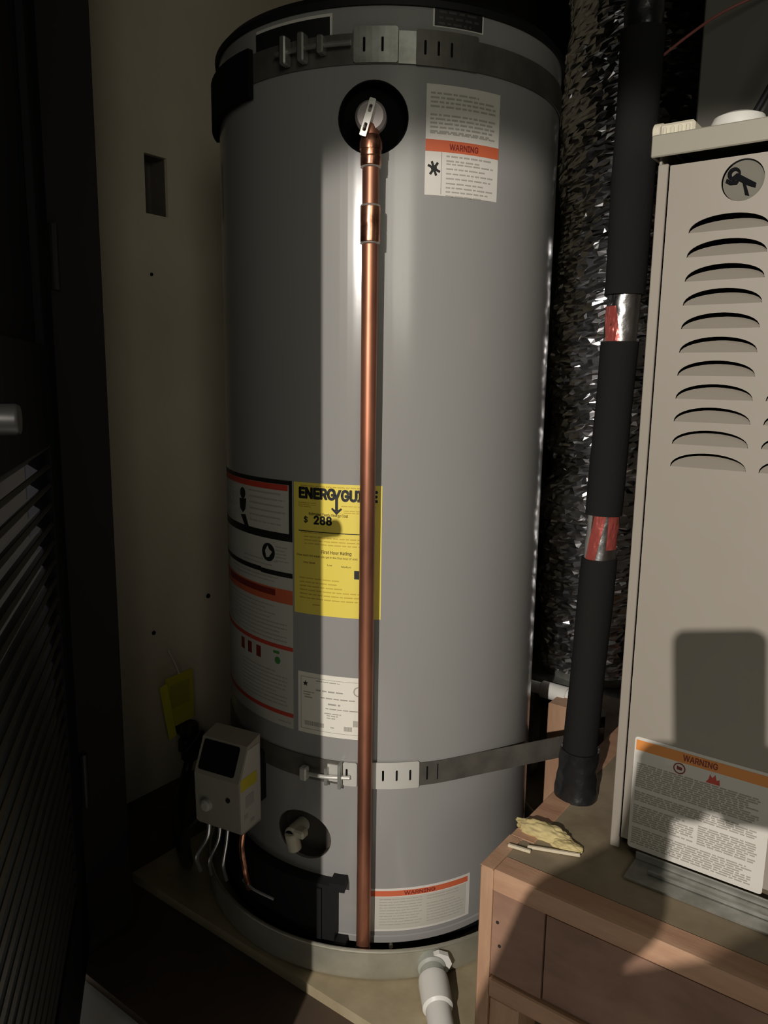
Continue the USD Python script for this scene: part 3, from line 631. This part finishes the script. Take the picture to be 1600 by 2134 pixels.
# label on the furnace door
F = Flat((0, FY-.0014, 0), (1, 0, 0), (0, 0, 1), (0, -1, 0))
FL = obj('safety_label', F(poly_plate(rrect(-.2765, .3395, -.1165, .4920, .004), 0)), M_white, FN, smooth=False, label='large white sticker with orange bar low on the furnace door')
obj('orange_bar', F(plate(-.2745, .4745, -.1185, .4880, 1)), M_orange2, FL)
obj('header_word', F(word('WARNING', .0075, -.197, .4780, 2, center=True, width=.040)), M_maroon, FL, smooth=False)
icn = Point(-.2205, .4660).buffer(.0072).difference(Point(-.2205, .4660).buffer(.0058)).union(Polygon([(-.2235, .464), (-.2175, .464), (-.217, .4675), (-.2235, .469)]))
obj('round_icon', F(poly_plate(icn)), M_maroon, FL, smooth=False)
obj('flame_icon', F(poly_plate(Polygon([(-.189, .459), (-.173, .459), (-.174, .466), (-.177, .464), (-.179, .471), (-.182, .466), (-.185, .470), (-.186, .464)]))), M_red, FL, smooth=False)
m = [lines(-.272, .4575, -.128, 12, .0028, .0016, 71, ragged=.12), lines(-.272, .419, -.128, 5, .0028, .0016, 72, ragged=.15), lines(-.272, .400, -.198, 9, .0029, .0016, 73), lines(-.193, .400, -.126, 9, .0029, .0016, 74), lines(-.272, .369, -.130, 8, .0030, .0016, 75, ragged=.2)]
obj('small_print', F(cat(*m)), mat('label_mid_print', (.36, .34, .30), .55), FL, smooth=False)
# sheet metal tray in front of the furnace
TRY = thing('sheet_metal_tray', 'bent sheet metal base flange in front of the furnace', 'metal tray')
obj('tray_plate', box((-.262, .868, PZ), (.05, FY-.003, PZ+.002)), M_steel, TRY)
obj('tray_lip', box((-.262, FY-.012, PZ+.0021), (.05, FY-.009, PZ+.012), .0008), M_steel, TRY)
obj('tray_fold', box((-.240, .890, PZ+.0021), (.05, .894, PZ+.007), .0008), M_steel, TRY)
# things on the furnace
CPD = thing('drain_fitting', 'ribbed cream plastic drain fitting on the furnace lid corner', 'fitting')
obj('fitting_body', box((-.305, .935, ZL), (-.266, .985, ZL+.017), .003), M_cream, CPD)
for i in range(4):
    obj('rib', box((-.300+i*.0085, .932, ZL), (-.296+i*.0085, .9355, ZL+.012), .0008), M_cream, CPD)
obj('fitting_end', cyl((-.304, .950, ZL+.011), (-.3145, .950, ZL+.011), .0105, c=.001), M_cream, CPD)
tag(obj('plastic_cap', lathe([(.030, 0), (.030, .016), (.027, .023), (.018, .027), (.005, .028)], (-.2320, .985, ZL), (0, 0, 1), 40), mat('white_plastic', (.66, .65, .60), .35), None, 40), 'round white plastic cap on the furnace lid', 'cap')
PL = thing('furnace_plenum', 'dull sheet metal plenum box rising behind the furnace lid', 'plenum')
obj('plenum_shell', box((-.318, 1.12, ZL), (FR, 1.50, 2.1), .002), M_plen, PL)
obj('plenum_flange', box((-.316, 1.116, ZL), (FR, 1.1195, ZL+.012)), M_plen, PL)
tag(obj('control_cable', tube([(-.255, 1.060, ZL+.003), (-.250, 1.06, ZL+.014), (-.239, 1.06, ZL+.036), (-.229, 1.06, ZL+.054), (-.220, 1.06, ZL+.071), (-.200, 1.06, ZL+.11), (-.15, 1.06, ZL+.20)], .0042, 10), M_blackpl), 'black cable rising behind the white cap on the furnace lid', 'cable')
tag(obj('thermostat_wire', tube([(-.400, 1.09, 1.325), (-.375, 1.09, 1.342), (-.355, 1.09, 1.354), (-.324, 1.09, 1.371), (-.290, 1.09, 1.386), (-.25, 1.10, 1.40), (-.20, 1.118, 1.415)], .0018, 8), M_wirer), 'thin dull red wire sloping up behind the insulated pipe', 'wire')

# ---------------------------------------------------------------- insulated line set
IP = thing('insulated_pipe', 'charcoal foam insulated pipe between the tank and the furnace', 'insulated pipe')
IPd0 = np.array([-.366, 1.022, PZ]); 
def ipt(z):
    # slight lean, as hung
    zs = [.33, .42, .75, 1.06, 1.36, 1.7]; xs = [-.386, -.3835, -.373, -.365, -.364, -.362]; ys = [1.019, 1.020, 1.024, 1.028, 1.028, 1.03]
    return np.array([np.interp(z, zs, xs), np.interp(z, zs, ys), z])
def seg(z0, z1, r, n=28, s=0, step=.02):
    zs = np.linspace(z0, z1, max(4, int((z1-z0)/step)))
    rr = np.array([r*(1+.02*math.sin(s+z*31)) for z in zs])
    rings = []; w = np.arange(n)*2*pi/n
    for i, z in enumerate(zs):
        c = ipt(z); q = rr[i]*(1+.012*np.sin(w*3+s+z*9))
        rings.append(np.stack([c[0]+q*np.cos(w), c[1]+q*np.sin(w), np.full(n, z)], 1))
    v = np.vstack(rings+[[ipt(z0)], [ipt(z1)]]); f = []
    L = len(zs)
    for i in range(L-1):
        for j in range(n):
            k2 = (j+1) % n; f += [(i*n+j, i*n+k2, (i+1)*n+k2), (i*n+j, (i+1)*n+k2, (i+1)*n+j)]
    for j in range(n):
        k2 = (j+1) % n; f += [(L*n, k2, j), (L*n+1, (L-1)*n+j, (L-1)*n+k2)]
    return trimesh.Trimesh(v, f, process=False)
obj('foam_sleeve', seg(.375, .690, .0245, s=1), M_foam, IP, 40)
obj('foam_sleeve', seg(.752, .985, .0245, s=2), M_foam, IP, 40)
obj('foam_sleeve', seg(1.045, 1.362, .0265, s=3), M_foam, IP, 40)
def crinkle(m, a, sc, seed):
    v = m.vertices; d = meshkit.noise(v*sc+seed); c = np.array([ipt(z) for z in v[:, 2]]); e = v-c; e[:, 2] = 0; l = np.linalg.norm(e, axis=1, keepdims=True); l[l == 0] = 1
    m.vertices = v+e/l*(a*d)[:, None]; return m
def tapeseg(z0, z1, r, seed):
    m = seg(z0, z1, r, n=60, step=.0025); return crinkle(m, .0016, 90, seed)
def patch(z0, z1, a0, a1, r, seed, slant=0.0):
    n, k2 = 26, 22; v = []
    for i in range(k2+1):
        z = z0+(z1-z0)*i/k2; c = ipt(z)
        for j in range(n+1):
            a = rad(a0+(a1-a0)*j/n+slant*(z-z0)/(z1-z0)); rr = r+.0012*float(meshkit.noise(np.array([[a*8, z*160, seed]]))[0])
            v.append((c[0]+rr*cos(a), c[1]+rr*sin(a), z))
    f = []
    for i in range(k2):
        for j in range(n):
            p = i*(n+1)+j; f += [(p, p+1, p+n+2), (p, p+n+2, p+n+1)]
    m = trimesh.Trimesh(np.array(v), f, process=False); return m
def solid(m, th=.0006):
    """a thin sheet gets thickness"""
    n = m.vertex_normals; v = np.vstack([m.vertices, m.vertices-n*th]); k2 = len(m.vertices)
    return trimesh.Trimesh(v, np.vstack([m.faces, m.faces[:, ::-1]+k2]), process=False)
t1 = obj('tape_wrap', tapeseg(.984, 1.046, .0205, 3), M_foilt, IP, 20, label='silver and red foil tape at the upper sleeve joint')
obj('red_strip', solid(patch(.985, 1.030, -125, -70, .0222, 4, -25)), M_redtape, t1, 20)
obj('black_strip', solid(patch(.990, 1.045, -150, -100, .0214, 6, 0)), M_tape, t1, 20)
t2 = obj('tape_wrap', tapeseg(.689, .753, .0205, 9), M_foilt, IP, 20, label='torn silver and red tape at the lower sleeve joint')
obj('red_strip', solid(patch(.690, .752, -125, -85, .0222, 14, 25)), M_redtape, t2, 20)
obj('red_strip', solid(patch(.705, .752, -50, 0, .0218, 15, 0)), M_redtape, t2, 20)
te = seg(PZ-.001, .402, .0262, n=72, step=.0022); te.vertices[:, :2] += (te.vertices[:, :2]-np.array([ipt(z)[:2] for z in te.vertices[:, 2]]))*(.16*np.exp(-((te.vertices[:, 2]-PZ)/.02)**2))[:, None]
obj('tape_end', crinkle(te, .0042, 70, 4), M_tape, IP, 25)
obj('tape_flap', crinkle(seg(1.362, 1.40, .022, n=60, step=.0025), .004, 60, 8), M_tape, IP, 30)
# ---------------------------------------------------------------- foil duct
def foil_duct(cx, cy, r, z0, z1, nA, nZ, seed, amp=1.0, bulge=None):
    g = np.random.default_rng(seed); a = np.arange(nA)*2*pi/nA; z = np.linspace(z0, z1, nZ)
    A, Z = np.meshgrid(a, z)
    A = A+g.normal(0, .28*2*pi/nA, A.shape); Z = Z+g.normal(0, .28*(z1-z0)/nZ, Z.shape); Z[0] = z0; Z[-1] = z1
    P = np.stack([np.cos(A)*2.2, np.sin(A)*2.2, Z*16], -1).reshape(-1, 3)
    n1 = meshkit.noise(P*1.1+seed).reshape(A.shape); n2 = meshkit.noise(P*4.0+seed*3).reshape(A.shape)
    R = r+amp*(.012*n1+.006*n2+g.normal(0, .0015, A.shape))
    if bulge is not None: R = R+bulge(Z)
    v = np.stack([cx+R*np.cos(A), cy+R*np.sin(A), Z], -1).reshape(-1, 3); f = []
    i, j = np.meshgrid(np.arange(nZ-1), np.arange(nA), indexing='ij'); k2 = (j+1) % nA
    q = np.stack([i*nA+j, i*nA+k2, (i+1)*nA+k2, (i+1)*nA+j], -1).reshape(-1, 4)
    return trimesh.Trimesh(v, np.vstack([q[:, [0, 1, 2]], q[:, [0, 2, 3]]]), process=False)
DU = thing('foil_duct', 'crinkled silver foil duct standing between the tank and the furnace', 'duct')
def bl(Z): return .012*np.exp(-((Z-.66)/.03)**2)-.010*np.exp(-((Z-.73)/.02)**2)+.01*np.sin(Z*14)*.4
obj('foil_jacket', foil_duct(-.612, 1.70, .132, .285, 2.25, 72, 380, 5, bulge=bl), M_foil, DU, smooth=False)
obj('duct_tape_band', foil_duct(-.612, 1.70, .150, .63, .69, 90, 12, 8, .5), M_foilt, DU, smooth=False)
obj('duct_collar', cyl((-.612, 1.70, .262), (-.612, 1.70, .2845), .124, n=48), M_steel, DU)
obj('duct_stand', cat(box((-.77, 1.555, .225), (-.48, 1.845, .2615)), box((-.75, 1.575, 0), (-.71, 1.615, .225)), box((-.54, 1.785, 0), (-.50, 1.825, .225)), box((-.75, 1.785, 0), (-.71, 1.825, .225)), box((-.54, 1.575, 0), (-.50, 1.615, .225))), M_steel, DU)
CD = thing('condensate_pipe', 'pale plastic condensate pipe crossing behind the tank below the foil duct', 'pipe')
obj('pipe', cyl((-.95, 1.50, .265), (-.56, 1.50, .262), .013, n=20), M_pvc, CD)
obj('pipe_socket', cyl((-.66, 1.50, .2625), (-.60, 1.50, .262), .0185, n=20, c=.002), M_pvc, CD)

# ---------------------------------------------------------------- the photographer, kneeling behind the phone
M_skin = mat('skin', (.50, .30, .21), .55)
M_hood = mat('navy_hoodie', (.03, .035, .06), .9)
M_jean = mat('blue_jeans', (.06, .08, .13), .9)
M_hair = mat('brown_hair', (.035, .022, .014), .6)
M_glass = mat('phone_glass', (.01, .01, .012), .08)
def loc(x, y, z): return yawed((x, y, z))            # right, forward, up from the floor under the phone
def bl(x, y, z): return loc(x+.06, y, z-.055)
def ph(r, u, f): return EYE+_R*r+_U*u+_F*f            # in the phone's own frame
def ball(p, r): return manifold3d.Manifold.sphere(r, 20).translate(tuple(map(float, p)))
def chain(pts): return [manifold3d.Manifold.batch_hull([ball(*a), ball(*b)]) for a, b in zip(pts[:-1], pts[1:])]
def blend(parts, edge, it=10):
    m = parts[0]
    for q in parts[1:]: m = m+q
    m = tm(m.refine_to_length(edge)); trimesh.smoothing.filter_taubin(m, iterations=it); return m
SP = thing('smartphone', 'black smartphone held upright in both hands before the closet', 'phone')
pb = extr(rrect(-.038, -.125, .034, .022, .010), .0075); pb.vertices = EYE+pb.vertices[:, :1]*_R+pb.vertices[:, 1:2]*_U+(pb.vertices[:, 2:3]-.0090)*_F
obj('phone_body', pb, M_blackpl, SP, smooth=False)
sc_ = extr(rrect(-.036, -.122, .032, .019, .008), .0004); sc_.vertices = EYE+sc_.vertices[:, :1]*_R+sc_.vertices[:, 1:2]*_U+(sc_.vertices[:, 2:3]-.0094)*_F
obj('screen', sc_, M_glass, SP, smooth=False)
def hand(s):
    c = lambda r, u, f: ph(-.002+s*r, u, f)
    P = []
    P += [manifold3d.Manifold.batch_hull([ball(c(.076, -.168, -.026), .022), ball(c(.060, -.130, -.018), .016), ball(c(.058, -.092, -.006), .011), ball(c(.062, -.138, -.002), .012)])]
    for u, l in ((-.080, .0), (-.097, .004), (-.114, .001), (-.130, -.008)):
        P += chain([(c(.058, u-.004, -.004), .0092), (c(.047, u, .0085), .0085), (c(.022-l, u+.001, .0085), .0080), (c(.006-l, u, .0078), .0072)])
    P += chain([(c(.066, -.140, -.026), .0125), (c(.050, -.112, -.024), .0100), (c(.034, -.094, -.0200), .0092), (c(.014, -.084, -.0182), .0082)])
    return P
def arm(s):
    return chain([(bl(s*.165, -.40, .895), .060), (loc(s*.205, -.190, .675), .044), (loc(s*.122, -.055, .726), .034), (ph(-.002+s*.078, -.172, -.028), .024)])
body = []
body += chain([(bl(0, -.50, .42), .120), (bl(0, -.46, .58), .115), (bl(0, -.42, .78), .120), (bl(0, -.40, .90), .070), (bl(.01, -.38, .985), .052), (bl(.012, -.365, 1.03), .055)])
body += [manifold3d.Manifold.batch_hull([ball(bl(-.15, -.41, .87), .075), ball(bl(.15, -.41, .87), .075), ball(bl(0, -.44, .62), .115)])]
hd_ = bl(.015, -.365, 1.10)
hx, hy = yawed((1, 0, 0)), yawed((0, 1, 0))
body += [manifold3d.Manifold.batch_hull([ball(hd_+hy*-.02+UPV*.02, .085), ball(hd_+hy*.025+UPV*.03, .070), ball(hd_+hy*.055-UPV*.070, .030), ball(hd_+hy*.035-UPV*.03, .060)])]
body += chain([(hd_+hy*.092+UPV*.012, .008), (hd_+hy*.112-UPV*.022, .012)])
for s_ in (-1, 1):
    body += chain([(hd_+hx*s_*.078+UPV*.012-hy*.005, .014), (hd_+hx*s_*.080-UPV*.02-hy*.002, .010)])
    body += arm(s_)
    body += chain([(bl(s_*.095, -.50, .40), .095), (loc(s_*.13, -.38, .03), .062), (loc(s_*.13, -.62, .03), .055), (loc(s_*.12, -.80, .015), .040)])
    body += chain([(loc(s_*.12, -.80, .01), .038), (loc(s_*.12, -.86, .035), .036), (loc(s_*.125, -.90, .00), .026)])
torso = blend(body+[q for s_ in (-1, 1) for q in hand(s_)], .007, 6)
PE = thing('person', 'kneeling person in a navy hoodie and jeans aiming a phone at the closet', 'person')
obj('body', torso, M_skin, PE, 40)
top = chain([(bl(0, -.50, .40), .128), (bl(0, -.46, .58), .126), (bl(0, -.42, .78), .130), (bl(0, -.40, .885), .085)])
top += [manifold3d.Manifold.batch_hull([ball(bl(-.15, -.41, .87), .083), ball(bl(.15, -.41, .87), .083), ball(bl(0, -.44, .62), .126)])]
for s_ in (-1, 1):
    top += chain([(bl(s_*.165, -.40, .895), .068), (loc(s_*.205, -.190, .675), .053), (loc(s_*.122, -.055, .726), .043), (ph(-.002+s_*.088, -.182, -.034), .033)])
obj('hoodie', blend(top, .012, 8), M_hood, PE, 40)
jn = []
for s_ in (-1, 1):
    jn += chain([(bl(s_*.085, -.50, .40), .106), (loc(s_*.13, -.38, .035), .070), (loc(s_*.13, -.62, .030), .062), (loc(s_*.12, -.78, .015), .046)])
obj('jeans', blend(jn, .012, 8), M_jean, PE, 40)
obj('hair', blend([manifold3d.Manifold.batch_hull([ball(hd_-hy*.028+UPV*.032, .086), ball(hd_+hy*.010+UPV*.052, .070)])], .010, 4), M_hair, PE, 40)
for s_ in (-1, 1):
    obj('eye', trimesh.creation.icosphere(2, .0115).apply_translation(hd_+hx*s_*.032+hy*.086+UPV*.012), M_white, PE)
    obj('eyebrow', tube([hd_+hx*s_*.018+hy*.096+UPV*.032, hd_+hx*s_*.034+hy*.094+UPV*.037, hd_+hx*s_*.048+hy*.082+UPV*.032], .004, 8), M_hair, PE)
obj('mouth', tube([hd_-hx*.022+hy*.082-UPV*.052, hd_+hy*.092-UPV*.050, hd_+hx*.022+hy*.082-UPV*.052], .005, 8), M_maroon, PE)
